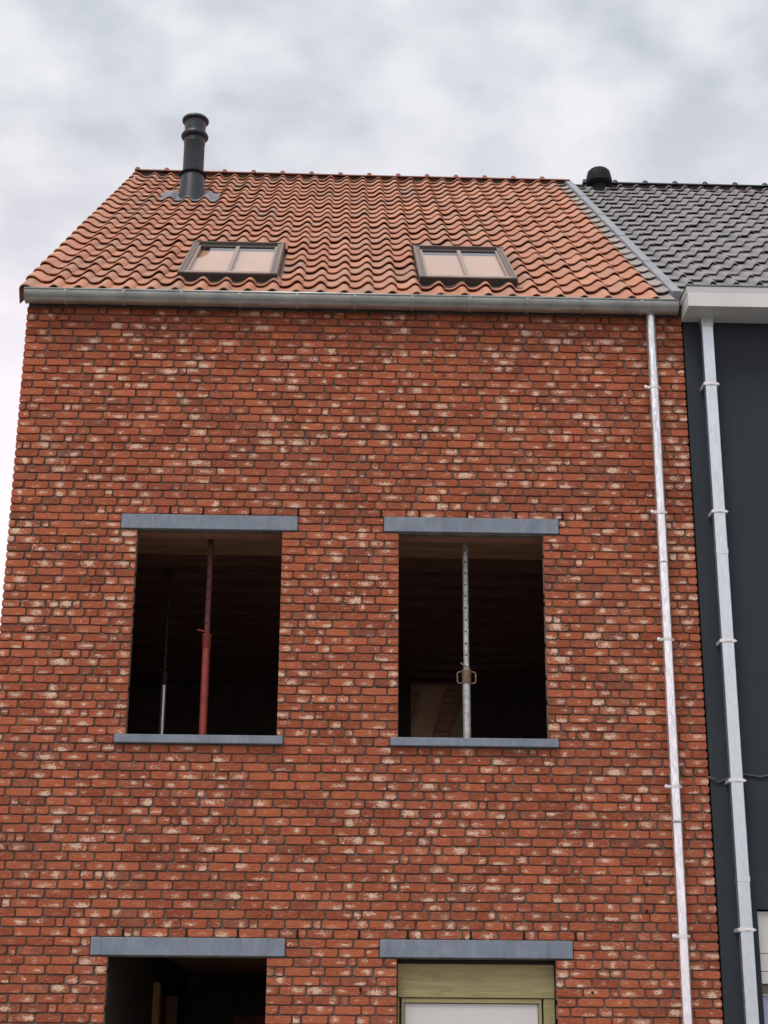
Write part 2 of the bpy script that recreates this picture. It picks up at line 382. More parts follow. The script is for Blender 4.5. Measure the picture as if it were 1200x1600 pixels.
# ------------------------------------------------------------------ the ground
g = MB().add([(-600, -600, -0.02), (600, -600, -0.02), (600, 600, -0.02), (-600, 600, -0.02)], [(0, 1, 2, 3)])
structure(g.build('ground', MAT['soil']))
g = MB().box(-40, 40, -10.8, -2.6, -0.10, -0.004); structure(g.build('road', MAT['asphalt']))
for nm, y0, y1 in (('pavement', -2.6, -0.02), ('pavement', -16.5, -10.8)):
    g = MB().box(-40, 40, y0, y1, -0.12, 0.11 if y0 < -5 else 0.006 + 0.10, c=0.01); structure(g.build(nm, MAT['pavement']))

# ------------------------------------------------------------------ brick house
W = 6.268
house = thing('brick_house', 'red brick terraced house under construction with an orange pantile roof', 'house', (W / 2, 0, 0))
# course lines
H3TOP, SILLB, SILLT, LINB, LINT, WTOP = 2.608, 4.241, 4.317, 6.210, 6.357, 8.435
def lines(a, b, n): return [a + (b - a) * i / n for i in range(n)]
Z = lines(0.007, 2.455, 32) + lines(2.455, H3TOP, 2) + lines(H3TOP, SILLB, 21) + [SILLB] + lines(SILLT, LINB, 25) + lines(LINB, LINT, 2) + lines(LINT, WTOP, 27) + [WTOP]
OPEN = [(1.130, 2.460, 0.007, 2.455), (3.547, 4.887, 0.007, 2.455), (1.170, 2.488, SILLT, LINB), (3.551, 4.875, SILLT, LINB)]
LINTELS = [(0.986, 2.607, 2.463, H3TOP), (3.404, 5.028, 2.463, H3TOP), (1.021, 2.625, 6.216, 6.354), (3.415, 5.017, 6.222, 6.362)]
SILLS = [(1.079, 2.543, SILLB, SILLT - 0.002), (3.483, 4.956, SILLB, SILLT - 0.002)]
WEEPS = {H3TOP: [0.80, 1.25, 1.78, 2.21, 2.71, 3.23, 3.64, 4.17, 4.62, 5.06], LINT: [1.46, 1.76, 2.19, 2.63, 3.39, 3.74, 4.18, 4.63, 5.06]}
BLOCK = [(a, b, c, d) for a, b, c, d in OPEN] + [(a - 0.006, b + 0.006, c - 0.01, d) for a, b, c, d in LINTELS] + [(a - 0.006, b + 0.006, c, d) for a, b, c, d in SILLS]

fx = lambda u, v, w: (u, w, v)
wall = MB().sheet(0.008, W - 0.008, 0.0, 8.60, OPEN, 0.020, 0.10, fx).build('front_wall', MAT['mortar'], house)

def brick_geo(w, h, seed):
    r = random.Random(seed); c = lambda: r.uniform(0.007, 0.017); j = lambda a=0.0022: r.uniform(-a, a)
    hw, hh = w / 2, h / 2
    c1, c2, c3, c4 = c(), c(), c() * 0.7, c() * 0.7
    sag = r.uniform(-0.003, 0.0015)
    out = [(-hw + c1, -hh + j()), (j(0.02) * w, -hh + sag), (hw - c2, -hh + j()), (hw + j(), -hh + c2), (hw + j(), hh - c3), (hw - c3, hh + j()),
           (j(0.02) * w, hh + j(0.0018)), (-hw + c4, hh + j()), (-hw + j(), hh - c4), (-hw + j(), -hh + c1)]
    out = [(min(max(x, -hw), hw), z) for x, z in out]
    off = r.uniform(-0.004, 0.004); ins = 0.0030; n = len(out); V = []
    V += [(x, 0.097, z) for x, z in out]
    V += [(x, 0.0042 + off + j(0.001), z) for x, z in out]
    V += [(x * (1 - ins / hw) , off + j(0.0012), z * (1 - ins / hh)) for x, z in out]
    V.append((j(0.01), off - 0.0014, j(0.004)))
    F = []
    for k in (0, n):
        F += [(k + i, k + (i + 1) % n, k + n + (i + 1) % n, k + n + i) for i in range(n)]
    F += [(2 * n + i, 2 * n + (i + 1) % n, 3 * n) for i in range(n)]
    return V, F

KINDS = [(0.213, 0.70), (0.104, 0.13), (0.158, 0.10), (0.060, 0.07)]
def pick():
    t = random.random()
    for w, p in KINDS:
        if t < p: return w * random.uniform(0.985, 1.012)
        t -= p
    return 0.213
bricks = []                       # (x0, x1, z0, z1)
prev = []
for ci in range(len(Z) - 1):
    z0, z1 = Z[ci], Z[ci + 1]; zc = (z0 + z1) / 2
    cuts = [(0.0, W)]
    for a, b, c, d in BLOCK:
        if c < zc < d:
            nx = []
            for s0, s1 in cuts:
                if b <= s0 or a >= s1: nx.append((s0, s1))
                else:
                    if a > s0: nx.append((s0, a))
                    if b < s1: nx.append((b, s1))
            cuts = nx
    for zz, xs in WEEPS.items():
        if abs(z0 - zz) < 1e-6:
            for x in xs:
                cuts = [q for s0, s1 in cuts for q in (((s0, x - 0.009), (x + 0.009, s1)) if s0 + 0.03 < x < s1 - 0.03 else ((s0, s1),))]
    joints = []
    for s0, s1 in cuts:
        x = s0; J = 0.0135
        while s1 - x > 0.012:
            rem = s1 - x
            if rem <= 0.235: w = rem
            else:
                best = None
                for _ in range(7):
                    w = pick()
                    left = rem - w - J
                    if left < 0.045: continue
                    e = x + w + J / 2
                    dist = min([abs(e - q) for q in prev] or [1])
                    sc_ = min(dist, 0.05)
                    if best is None or sc_ > best[0] + 0.004: best = (sc_, w)
                    if sc_ >= 0.04: break
                w = best[1] if best else rem / 2 - J / 2
            jl = J / 2 * random.uniform(0.4, 1.5)
            bricks.append((x, x + w, z0, z1)); x += w + J * random.uniform(0.8, 1.3); joints.append(x - J / 2)
    prev = joints
def brick_bv(): 
    g_ = random.random() ** 1.55
    return (random.random(), g_, random.random())
def vis_area(b):
    x0, x1, z0, z1 = b
    px, py = project(((x0 + x1) / 2, 0, (z0 + z1) / 2))
    if not (4 < px < 1196 and 4 < py < 1594): return 0
    d = (Vector(((x0 + x1) / 2, 0, (z0 + z1) / 2)) - CAM).dot(fw)
    return (x1 - x0) * (z1 - z0) / d ** 2
order = sorted(range(len(bricks)), key=lambda i: -vis_area(bricks[i]))
single = set(order[:298])
rest = MB()
for i, (x0, x1, z0, z1) in enumerate(bricks):
    jz = random.uniform(0.0105, 0.0145)
    w, h = x1 - x0, (z1 - z0) - jz
    V, F = brick_geo(w, h, i * 7 + 3)
    cx, cz = (x0 + x1) / 2, (z0 + z1) / 2 + random.uniform(-0.0016, 0.0016)
    t = random.uniform(-0.006, 0.006) if w > 0.09 else random.uniform(-0.02, 0.02)
    V = [(x, y, z + x * t) for x, y, z in V]
    bv = brick_bv()
    bx, bz = random.uniform(-0.32, 0.32) * w, random.uniform(-0.35, 0.2) * h
    ra, rb = random.uniform(0.028, 0.075), random.uniform(0.014, 0.036)
    bl = [((x - bx) / ra, (z - bz) / rb) for x, y, z in V]
    if i in single:
        mb_ = MB().add(V, F, bv); mb_.bl = bl
        me_ = mb_.mesh('brick', MAT['brick'], True); me_.set_sharp_from_angle(angle=radians(28)); link('brick', me_, wall, Matrix.Translation((cx, 0, cz)))
    else:
        rest.add([(x + cx, y, z + cz) for x, y, z in V], F, bv); rest.bl += bl
o = rest.build('bricks', MAT['brick'], wall, sharp=28); o['kind'] = 'stuff'

for a, b, c, d in LINTELS: MB().box(a, b, -0.012, 0.095, c, d, 0.004).build('lintel', MAT['lintel'], house)
for a, b, c, d in SILLS: MB().box(a, b, -0.045, 0.16, c + 0.006, d + 0.004, 0.004).build('window_sill', MAT['lintel'], house)
for zz, xs in WEEPS.items():
    for x in xs: MB().box(x - 0.0075, x + 0.0075, 0.008, 0.06, zz + 0.002, zz + 0.072, 0.001).build('weep_vent', MAT['hole'], house)
for x, z in ((3.244, 2.203), (5.183, 2.193), (5.681, 3.082), (5.671, 2.857)):
    MB().lathe((x, 0.02, z), [(0.012, 0), (0.012, 0.027), (0.006, 0.028)], 12, axis=(0, -1, 0)).build('drill_hole_disc', MAT['hole'], house)  # raised black discs stand in for the dark inside of drilled holes

# inner leaf, side, back walls, floors and rooms behind the openings
IN = [(a - 0.06, b + 0.06, max(0.02, c - 0.05), d + 0.012) for a, b, c, d in OPEN]
MB().sheet(0.02, W - 0.02, 0.0, 8.5, IN, 0.102, 0.30, fx).build('inner_wall', MAT['block'], house)
fyz = lambda u, v, w: (w, u, v)
BACKY = 12.9
back_open = [(0.9, 4.68, 3.15, 6.33), (0.4, 0.8, 0.1, 1.7), (2.5, 5.9, 0.1, 2.6)]  # last: unseen opening added to light the ground-floor ceiling; upper one widened for light
MB().sheet(0.0, W, 0.0, 8.5, back_open, BACKY, BACKY + 0.3, fx).build('back_wall', MAT['gable'], house)
gw = MB(); prof = [(0.10, 0.0), (BACKY + 0.28, 0.0), (BACKY + 0.28, 8.40), (6.5, 13.50), (0.10, 8.52)]
gv = [(0.006, y, z) for y, z in prof] + [(0.28, y, z) for y, z in prof]
gw.add(gv, [(0, 1, 2, 3, 4), (9, 8, 7, 6, 5)] + [(i, (i + 1) % 5, 5 + (i + 1) % 5, 5 + i) for i in range(5)])
gw.build('gable_wall', MAT['gable'], house)
MB().box(W - 0.25, W - 0.02, 0.302, BACKY - 0.002, 0.0, 8.4).build('party_wall', MAT['block'], house)
MB().box(0.282, W - 0.252, 0.304, BACKY - 0.004, -0.01, 0.05).build('ground_floor_slab', MAT['floor_conc'], house)
fl = MB().box(0.282, W - 0.252, 0.304, BACKY - 0.004, 2.775, 3.05).build('upper_floor_slab', MAT['floor_conc'], house)
MB().box(0.29, W - 0.26, 0.31, BACKY - 0.01, 2.755, 2.772).build('ceiling_board', MAT['plank'], fl)
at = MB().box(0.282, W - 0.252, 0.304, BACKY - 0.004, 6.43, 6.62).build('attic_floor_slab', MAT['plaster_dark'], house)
# ceiling of the upper storey: planks near the window, cross beams, lengthwise boards further in
MB().box(0.29, W - 0.26, 0.31, 1.36, 6.398, 6.427).build('ceiling_board', MAT['plank'], at)
y = 1.37
for k in range(12):
    MB().box(0.29, W - 0.26, y, y + 0.16, 6.30, 6.427, 0.004).build('ceiling_beam', MAT['beam'], at); y += 0.46
MB().box(4.155, 4.455, 6.9, BACKY - 0.03, 6.393, 6.4155).build('ceiling_board', MAT['plank'], at)
MB().box(3.3, 4.735, 6.905, BACKY - 0.02, 6.416, 6.4285).build('ceiling_mortar', MAT['floor_conc'], at)
random.seed(5)
cb = MB()
for X0, X1 in ((3.40, 4.145), (4.465, 5.2)):
    yy = 6.9
    while yy < BACKY - 0.3:
        x = X0
        while x < X1 - 0.05:
            cb.box(x + 0.006, min(x + 0.24, X1) - 0.006, yy + 0.006, yy + 0.244, 6.400 + random.uniform(-0.004, 0.004), 6.415); x += 0.24
        yy += 0.25
o = cb.build('ceiling_blocks', MAT['block'], at); o['kind'] = 'stuff'
fp = lambda u, v, w: (u, w, v)
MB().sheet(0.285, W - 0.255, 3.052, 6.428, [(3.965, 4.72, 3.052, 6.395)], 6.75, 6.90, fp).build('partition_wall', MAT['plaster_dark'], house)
MB().box(4.74, 4.88, 6.902, BACKY - 0.006, 3.052, 6.39).build('partition_wall', MAT['floor_conc'], house)
# ground floor: side partition with a doorway, wall at the back of the front room
MB().sheet(0.306, 12.0, 0.052, 2.753, [(3.9, 6.6, 0.052, 2.40)], 1.00, 1.115, lambda u, v, w: (w, u, v)).build('partition_wall', MAT['shaded_block'], house)
MB().sheet(1.117, W - 0.26, 0.052, 2.753, [(2.7, 5.9, 0.052, 2.6)], 7.70, 7.85, fp).build('partition_wall', MAT['plaster_dark'], house)  # opening added out of view so rear light reaches the ceiling
MB().box(0.99, 1.117, 6.50, 6.62, 0.055, 2.398, 0.004).build('door_lining', MAT['plank'], house)
MB().box(1.117, 1.185, 3.76, 3.88, 0.055, 2.42, 0.004).build('door_post', MAT['pine'], house)
MB().box(1.75, 2.60, 7.60, 7.698, 0.055, 2.20, 0.004).build('insulation_panel', MAT['block'], house)

# temporary door in the right-hand ground-floor opening
MB().box(3.556, 4.880, 0.105, 0.16, 2.148, 2.419, 0.003).build('header_board', MAT['timber'], house)
MB().box(4.785, 4.880, 0.115, 0.18, 0.03, 2.144, 0.003).build('side_board', MAT['timber'], house)
MB().box(3.556, 3.572, 0.115, 0.18, 0.03, 2.144, 0.003).build('side_board', MAT['timber'], house)
door = MB().box(3.590, 4.770, 0.118, 0.16, 2.105, 2.142, 0.003)
door.box(3.590, 3.618, 0.118, 0.16, 0.03, 2.104, 0.003); door.box(4.742, 4.770, 0.118, 0.16, 0.03, 2.104, 0.003)
door = door.build('door', MAT['timber'], house)
MB().box(3.622, 4.738, 0.140, 0.152, 0.04, 2.100, 0.002).build('door_panel', MAT['white_panel'], door)
MB().box(3.53, 4.90, 0.182, 0.20, 0.03, 2.46).build('door_light_stop', MAT['frame_dark'], door)  # dark board added to block the bright rear opening behind the door gaps

# ------------------------------------------------------------------ roofs
P0 = Vector((0, -0.05, 8.60)); SL = atan2(5.10, 6.55); RL = hypot(5.10, 6.55)
dS = Vector((0, cos(SL), sin(SL))); dN = Vector((0, -sin(SL), cos(SL)))
def R_(x, s, n): return P0 + Vector((x, 0, 0)) + dS * s + dN * n
ROT = Matrix.Rotation(SL, 4, 'X')
COLW, X0C, GAUGE, S0 = 0.2285, 0.0975, 0.3775, 0.170
SKY = [(1.393, 2.362), (3.748, 4.710)]; SK0, SK1 = 0.30, 2.06
deck_holes = [(a + 0.11, b - 0.11, SK0 + 0.12, SK1 - 0.12) for a, b in SKY]
roof = MB().sheet(-0.02, W - 0.01, -0.08, RL, deck_holes, -0.06, -0.035, R_).build('roof', MAT['deck'], house)
bk = MB(); ridge = R_(0, RL, -0.035)
bk.add([(-0.02, ridge.y, ridge.z), (W - 0.01, ridge.y, ridge.z), (W - 0.01, 13.3, 8.35), (-0.02, 13.3, 8.35),
        (-0.02, ridge.y, ridge.z - 0.05), (W - 0.01, ridge.y, ridge.z - 0.05), (W - 0.01, 13.3, 8.30), (-0.02, 13.3, 8.30)],
       [(0, 1, 2, 3), (7, 6, 5, 4), (0, 3, 7, 4), (1, 5, 6, 2), (3, 2, 6, 7)])
bk.build('rear_roof_slope', MAT['clay'], house)

PROF = [(0.0, 0.015), (0.09, 0.004), (0.22, 0.0), (0.36, 0.004), (0.48, 0.016), (0.60, 0.037), (0.70, 0.054), (0.79, 0.060), (0.88, 0.054), (0.96, 0.037), (1.03, 0.016)]
def prof_at(f):
    f = f % 1.0
    for (a, za), (b, zb) in zip(PROF, PROF[1:]):
        if a <= f <= b: return za + (zb - za) * (f - a) / (b - a)
    return 0.0
def tile_geo(prof, length, lift=0.038, th=0.016, round_=0.005):
    """strip of profile points (u, w) swept up the slope; lip at v = 0"""
    n = len(prof); V = []
    for v, dw in ((0.0, -round_), (0.012, 0.0), (length * 0.5, 0.0), (length, 0.0)):
        V += [(u, v, w + dw + lift * (1 - v / length)) for u, w in prof]
    for v in (0.0, length):
        V += [(u, v + (0.003 if v == 0 else 0), w - th + lift * (1 - v / length)) for u, w in prof]
    F = [(k * n + i, k * n + i + 1, (k + 1) * n + i + 1, (k + 1) * n + i) for k in range(3) for i in range(n - 1)]
    F += [(i + 1, i, 4 * n + i, 4 * n + i + 1) for i in range(n - 1)]
    F += [(4 * n + i, 5 * n + i, 5 * n + i + 1, 4 * n + i + 1) for i in range(n - 1)]
    for i in (0, n - 1): F.append((i, n + i, 2 * n + i, 3 * n + i, 5 * n + i, 4 * n + i))
    return V, F
def clip(prof, u0, u1):
    def at(u):
        for (a, za), (b, zb) in zip(prof, prof[1:]):
            if a <= u <= b: return za + (zb - za) * (u - a) / (b - a) if b > a else za
        return prof[-1][1]
    return [(u0, at(u0))] + [p for p in prof if u0 + 1e-4 < p[0] < u1 - 1e-4] + [(u1, at(u1))]
def tile_bv(): return (random.random(), random.random(), random.random())

def lay(parent, items, mat_, limit, nm, stuff_nm, plane_off=(0, 0, 0)):
    """items: (x, s, prof key/profile, length). nearest ones single objects, the rest one mesh"""
    OFF = Vector(plane_off)
    def area(it):
        p = R_(it[0] + 0.1, it[1], 0.04) + OFF; px, py = project(p)
        if not (2 < px < 1198 and 2 < py < 470): return 0
        return -(p - CAM).dot(fw)
    vis = [i for i in range(len(items)) if area(items[i]) < 0]
    vis.sort(key=lambda i: -area(items[i])); vis = set(vis[:limit])
    cache = {}; rest_ = MB()
    for i, (x, s, key, prof, length) in enumerate(items):
        jit = Matrix.Rotation(random.gauss(0, 0.006), 4, 'Z') @ Matrix.Rotation(random.gauss(0, 0.008), 4, 'Y')
        mw = Matrix.Translation(R_(x, s + random.gauss(0, 0.006), random.uniform(-0.003, 0.005)) + OFF) @ ROT @ jit
        if i in vis:
            var = random.randrange(26); k = (key, var)
            if key is None or k not in cache:
                V, F = tile_geo(prof, length, 0.014 if s < -0.1 and OFF.z == 0 else 0.038); me = MB().add(V, F, tile_bv()).mesh(nm, mat_, True)
                me.set_sharp_from_angle(angle=radians(45))
                if key is not None: cache[k] = me
            else: me = cache[k]
            link(nm, me, parent, mw)
        else:
            V, F = tile_geo(prof, length, 0.014 if s < -0.1 and OFF.z == 0 else 0.038); rest_.add([mw @ Vector(v) for v in V], F, tile_bv())
    if rest_.v:
        o = rest_.build(stuff_nm, mat_, parent, sharp=45); o['kind'] = 'stuff'

base_prof = [(u * COLW, w) for u, w in PROF]
NR = 22
items = []; grey = []
for r_i in range(-1, NR):
    s = S0 + GAUGE * r_i
    if r_i == -1: s = -0.165
    ln = GAUGE + 0.055
    if s + ln > RL - 0.01: ln = RL - 0.01 - s
    if ln < 0.1: continue
    # left verge tile
    vp = [(-0.050, -0.125), (-0.050, 0.012), (-0.042, 0.034), (-0.022, 0.053), (0.010, 0.058), (0.042, 0.050), (0.070, 0.030), (0.096, 0.013), (0.118, 0.004)]
    items.append((0.0, s, ('verge', round(ln, 3), r_i == -1), vp, ln))
    for k in range(26):
        x = X0C + COLW * k
        segs = [(0.0, 1.03 * COLW)]; s_, ln_ = s, ln
        key = ('t', round(ln, 3), r_i == -1)
        if r_i == -1: pass
        for a, b in SKY:
            a_, b_ = a - 0.012, b + 0.035
            if S0 + 0.1 < s < SK1 and x < b_ and x + COLW > a_:
                ns = []
                for p, q in segs:
                    if x + p < a_: ns.append((p, min(q, a_ - x)))
                    if x + q > b_: ns.append((max(p, b_ - x), q))
                segs = ns; key = None
            elif s >= SK1 and s - GAUGE < SK1 and x + COLW * 0.5 < b_ and x + COLW * 0.5 > a_:
                s_ = SK1 + 0.03; ln_ = ln + (s - s_); key = ('long', round(ln_, 3))
        for p, q in segs:
            if q - p < 0.02: continue
            pf = base_prof if (p == 0.0 and q > 1.02 * COLW) else clip(base_prof, p, q)
            # gap for the flue
            if abs(x + (p + q) / 2 - 0.985) < 0.14 and 5.9 < s_ < 6.35: continue
            items.append((x, s_, key, pf, ln_))
    grey.append((X0C + COLW * 26, s, ('g', round(ln, 3), r_i == -1), [(0.0, 0.016), (0.02, 0.006), (0.05, 0.002), (0.085, 0.004), (0.115, 0.014), (0.140, 0.026)], ln))
random.seed(3)
items.sort(key=lambda it: it[1])
lay(roof, items, MAT['clay'], 276, 'roof_tile', 'roof_tiles')
lay(roof, grey, MAT['clay_grey'], 24, 'grey_edge_tile', 'grey_edge_tiles')

def ridge_geo(L, r=0.088, n=14):
    """rounded cap with a knob at its joint"""
    st = [(0.0, 0.0), (0.008, 0.034), (0.035, 0.042), (0.062, 0.032), (0.072, 0.0), (L, -0.004)]
    V = []; a0 = 0.40
    for x, e in st:
        for i in range(n + 1):
            t = a0 + (pi - 2 * a0) * i / n; rr = r + e * max(0.0, sin(t)) ** 3
            V.append((x, -rr * cos(t) * 1.2, rr * sin(t)))
    m = n + 1
    F = [(k * m + i, k * m + i + 1, (k + 1) * m + i + 1, (k + 1) * m + i) for k in range(len(st) - 1) for i in range(n)]
    F.append(tuple(range(m))); F.append(tuple((len(st) - 1) * m + i for i in range(m - 1, -1, -1)))
    return V, F
random.seed(8)
RC = Vector((0, 6.5, 13.705))
for k in range(15):
    V, F = ridge_geo(0.43); me = MB().add(V, F, tile_bv()).mesh('ridge_tile', MAT['ridge'], True); me.set_sharp_from_angle(angle=radians(40))
    link('ridge_tile', me, roof, Matrix.Translation(RC + Vector((-0.03 + 0.4175 * k, 0, 0.018 * (1 - k / 7.5) if k < 7 else 0.0))))
MB().box(-0.02, W, 6.435, 6.565, 13.45, 13.725).build('ridge_board', MAT['deck'], roof)

# strip along the party line
Lp = RL + 0.02; q = [0.02 + (Lp - 0.02) * i / 5 for i in range(6)]
for i in range(5):
    a, b = q[i], q[i + 1] + (0.03 if i < 4 else 0)
    h = 0.078; m_ = MB(); lift = 0.006
    def strip_pt(x, s, n): return R_(x, s, n + lift * (1 - (s - a) / (b - a)))
    xa, xb = 6.176, 6.268
    V = [strip_pt(*t) for t in ((xa, a, -0.03), (xa, a, h), (xb, a, h), (xb, a, -0.03), (xa, b, -0.03), (xa, b, h), (xb, b, h), (xb, b, -0.03))]
    m_.add(V, [(0, 1, 2, 3), (7, 6, 5, 4), (0, 4, 5, 1), (1, 5, 6, 2), (2, 6, 7, 3)])
    m_.build('edge_flashing', MAT['alu_strip'], roof)

# roof windows
def prism(mb, x0, x1, s0, s1, n0, n1, top_in=0.0):
    V = [R_(x, s, n) for n in (n0, n1) for x, s in ((x0, s0), (x1, s0), (x1, s1), (x0, s1))]
    return mb.add(V, [(3, 2, 1, 0), (4, 5, 6, 7), (0, 1, 5, 4), (1, 2, 6, 5), (2, 3, 7, 6), (3, 0, 4, 7)])
for a, b in SKY:
    rw = MB().add([R_(x, s_, -0.03) for x, s_ in ((a + 0.02, SK0 + 0.02), (b - 0.02, SK0 + 0.02), (b - 0.02, SK1 - 0.02), (a + 0.02, SK1 - 0.02))], [(3, 2, 1, 0)]).build('roof_window', MAT['frame_dark'], house)
    for x0, x1 in ((a, a + 0.066), (b - 0.066, b)):
        c_ = MB(); prism(c_, x0, x1, SK0, SK1, -0.03, 0.128); c_.build('side_cover', MAT['frame'], rw)
    for x0, x1 in ((a + 0.010, a + 0.018), (b - 0.018, b - 0.010)):
        c_ = MB(); prism(c_, x0, x1, SK0 - 0.004, SK1, 0.12, 0.136); c_.build('cover_rib', MAT['frame_light'], rw)
    c_ = MB(); prism(c_, a - 0.012, b + 0.012, SK1 - 0.010, SK1 + 0.02, -0.02, 0.134); c_.build('top_hood', MAT['frame'], rw)
    c_ = MB(); prism(c_, a + 0.067, b - 0.067, SK1 - 0.15, SK1 - 0.012, 0.02, 0.106); c_.build('top_sash', MAT['frame_dark'], rw)  # dark colour stands in for the shadow band below the hood
    c_ = MB(); prism(c_, a + 0.004, b - 0.004, SK0 - 0.022, SK0 - 0.001, -0.02, 0.120); c_.build('front_apron', MAT['frame_dark'], rw)
    c_ = MB(); prism(c_, a + 0.068, b - 0.068, SK0 - 0.01, SK0 + 0.07, 0.122, 0.132); c_.build('bottom_rail', MAT['frame_light'], rw)
    for x0, x1 in ((a + 0.068, a + 0.090), (b - 0.090, b - 0.068)):
        c_ = MB(); prism(c_, x0, x1, SK0 + 0.072, SK1 - 0.152, 0.02, 0.116); c_.build('sash', MAT['frame_light'], rw)
    mx = (a + b) / 2
    c_ = MB(); prism(c_, mx - 0.019, mx + 0.019, SK0 + 0.072, SK1 - 0.152, 0.070, 0.114); c_.build('glazing_bar', MAT['frame_light'], rw)
    for p0, p1 in ((a + 0.092, mx - 0.021), (mx + 0.021, b - 0.092)):
        c_ = MB(); c_.add([R_(p0, SK0 + 0.072, 0.098), R_(p1, SK0 + 0.072, 0.098), R_(p1, SK1 - 0.152, 0.098), R_(p0, SK1 - 0.152, 0.098)], [(0, 1, 2, 3)])
        c_.build('pane', MAT['glass'], rw)
    c_ = MB(); prism(c_, a + 0.072, b - 0.072, SK0 + 0.02, SK1 - 0.10, 0.052, 0.058); c_.build('blind', MAT['blind'], rw)
    # side gutters and the apron laid over the tiles below
    for x0, x1 in ((b + 0.001, b + 0.060), (a - 0.04, a - 0.001)):
        c_ = MB(); prism(c_, x0, x1, SK0 - 0.02, SK1 + 0.02, -0.03, 0.012); c_.build('flashing', MAT['frame'], rw)
    nu = 40; V = []; F = []
    for s, dz in ((SK0 - 0.09, 0.040), (SK0 - 0.02, 0.040)):
        V += [R_(a - 0.03 + (b - a + 0.08) * i / nu, s, prof_at((a - 0.03 + (b - a + 0.08) * i / nu - X0C) / COLW) * 0.92 + dz) for i in range(nu + 1)]
    F = [(i, i + 1, nu + 2 + i, nu + 1 + i) for i in range(nu)]
    MB().add(V, F).build('apron_flashing', MAT['frame'], rw, smooth=True)

# gutter
gut = MB(); n = 16; GY, GZ, GR = -0.122, 8.512, 0.100; V = []; F = []
ga, gb = 0.005, 6.20
for x in (ga, gb):
    V += [(x, GY + GR * cos(pi + pi * i / n), GZ + GR * sin(pi + pi * i / n)) for i in range(n + 1)]
    V += [(x, GY + (GR - 0.005) * cos(pi + pi * i / n), GZ + (GR - 0.005) * sin(pi + pi * i / n)) for i in range(n + 1)]
m = n + 1
F = [(i, i + 1, 2 * m + i + 1, 2 * m + i) for i in range(n)] + [(m + i + 1, m + i, 3 * m + i, 3 * m + i + 1) for i in range(n)]
F += [(0, 2 * m, 3 * m, m), (n, m + n, 3 * m + n, 2 * m + n)]
F += [tuple(range(m)), tuple(2 * m + i for i in range(m - 1, -1, -1))]
gut.add(V, F); gut = gut.build('gutter', MAT['zinc'], house, sharp=40)
MB().tube([(ga, GY - GR, GZ), (gb, GY - GR, GZ)], 0.011, 10).build('gutter_bead', MAT['zinc'], gut, smooth=True)
for k in range(11):
    x = 0.39 + 0.546 * k
    if x > gb - 0.05: break
    c_ = MB(); V = []
    for xx in (x - 0.014, x + 0.014):
        V += [(xx, GY + (GR + 0.008) * cos(pi + pi * i / n), GZ + (GR + 0.008) * sin(pi + pi * i / n)) for i in range(n + 1)]
        V += [(xx, GY + (GR - 0.001) * cos(pi + pi * i / n), GZ + (GR - 0.001) * sin(pi + pi * i / n)) for i in range(n + 1)]
    c_.add(V, [(i, i + 1, 2 * m + i + 1, 2 * m + i) for i in range(n)] + [(i + 1, i, m + i, m + i + 1) for i in range(n)] + [(2 * m + i, 2 * m + i + 1, 3 * m + i + 1, 3 * m + i) for i in range(n)])
    c_.build('gutter_bracket', MAT['zinc'], gut, smooth=False)
for x in (ga, gb):
    c_ = MB(); c_.lathe((x - 0.006, GY, GZ - 0.003), [(GR * 0.9, 0), (GR * 1.02, 0.004), (GR * 1.02, 0.010)], 28, axis=(1, 0, 0))
    zz = [v for v in c_.v]; c_.v = [(vx, vy, min(vz, GZ + 0.001)) for vx, vy, vz in zz]
    c_.build('gutter_end', MAT['zinc'], gut)
MB().box(0.02, W - 0.03, -0.018, -0.004, 8.445, 8.60, 0.002).build('eaves_board', MAT['frame_dark'], house)

# downpipe of the brick house
dpx, dpy, dpr = 5.952, -0.075, 0.0455
dp = MB().lathe((dpx, dpy, 0.13), [(dpr, 0), (dpr, 8.30), (dpr * 0.9, 8.34)], 32).build('downpipe', MAT['galv'], house, sharp=60)
for z in (5.960, 3.620, 6.421):
    MB().lathe((dpx, dpy, z - 0.03), [(dpr + 0.001, 0), (dpr + 0.0035, 0.004), (dpr + 0.0035, 0.028), (dpr + 0.001, 0.030)], 32, cap=False).build('pipe_joint', MAT['galv'], dp, sharp=40)
for z in (7.665, 6.421, 5.218, 3.906, 2.648, 1.3):
    c_ = MB().lathe((dpx, dpy, z - 0.012), [(dpr + 0.001, -0.001), (dpr + 0.005, 0), (dpr + 0.005, 0.024), (dpr + 0.001, 0.025)], 32, cap=False)
    c_.box(dpx - dpr - 0.042, dpx - dpr + 0.002, dpy - 0.014, dpy + 0.012, z - 0.014, z + 0.014, 0.004)
    c_.lathe((dpx - dpr - 0.034, dpy - 0.013, z), [(0.016, 0), (0.016, 0.012), (0.008, 0.016)], 12, axis=(0, -1, 0))
    c_.box(dpx - 0.008, dpx + 0.008, dpy + dpr - 0.002, 0.02, z - 0.008, z + 0.008)
    c_.box(dpx + dpr - 0.002, dpx + dpr + 0.014, dpy - 0.006, dpy + 0.01, z - 0.011, z + 0.011, 0.002)
    c_.build('pipe_bracket', MAT['galv_clip'], dp, sharp=40)

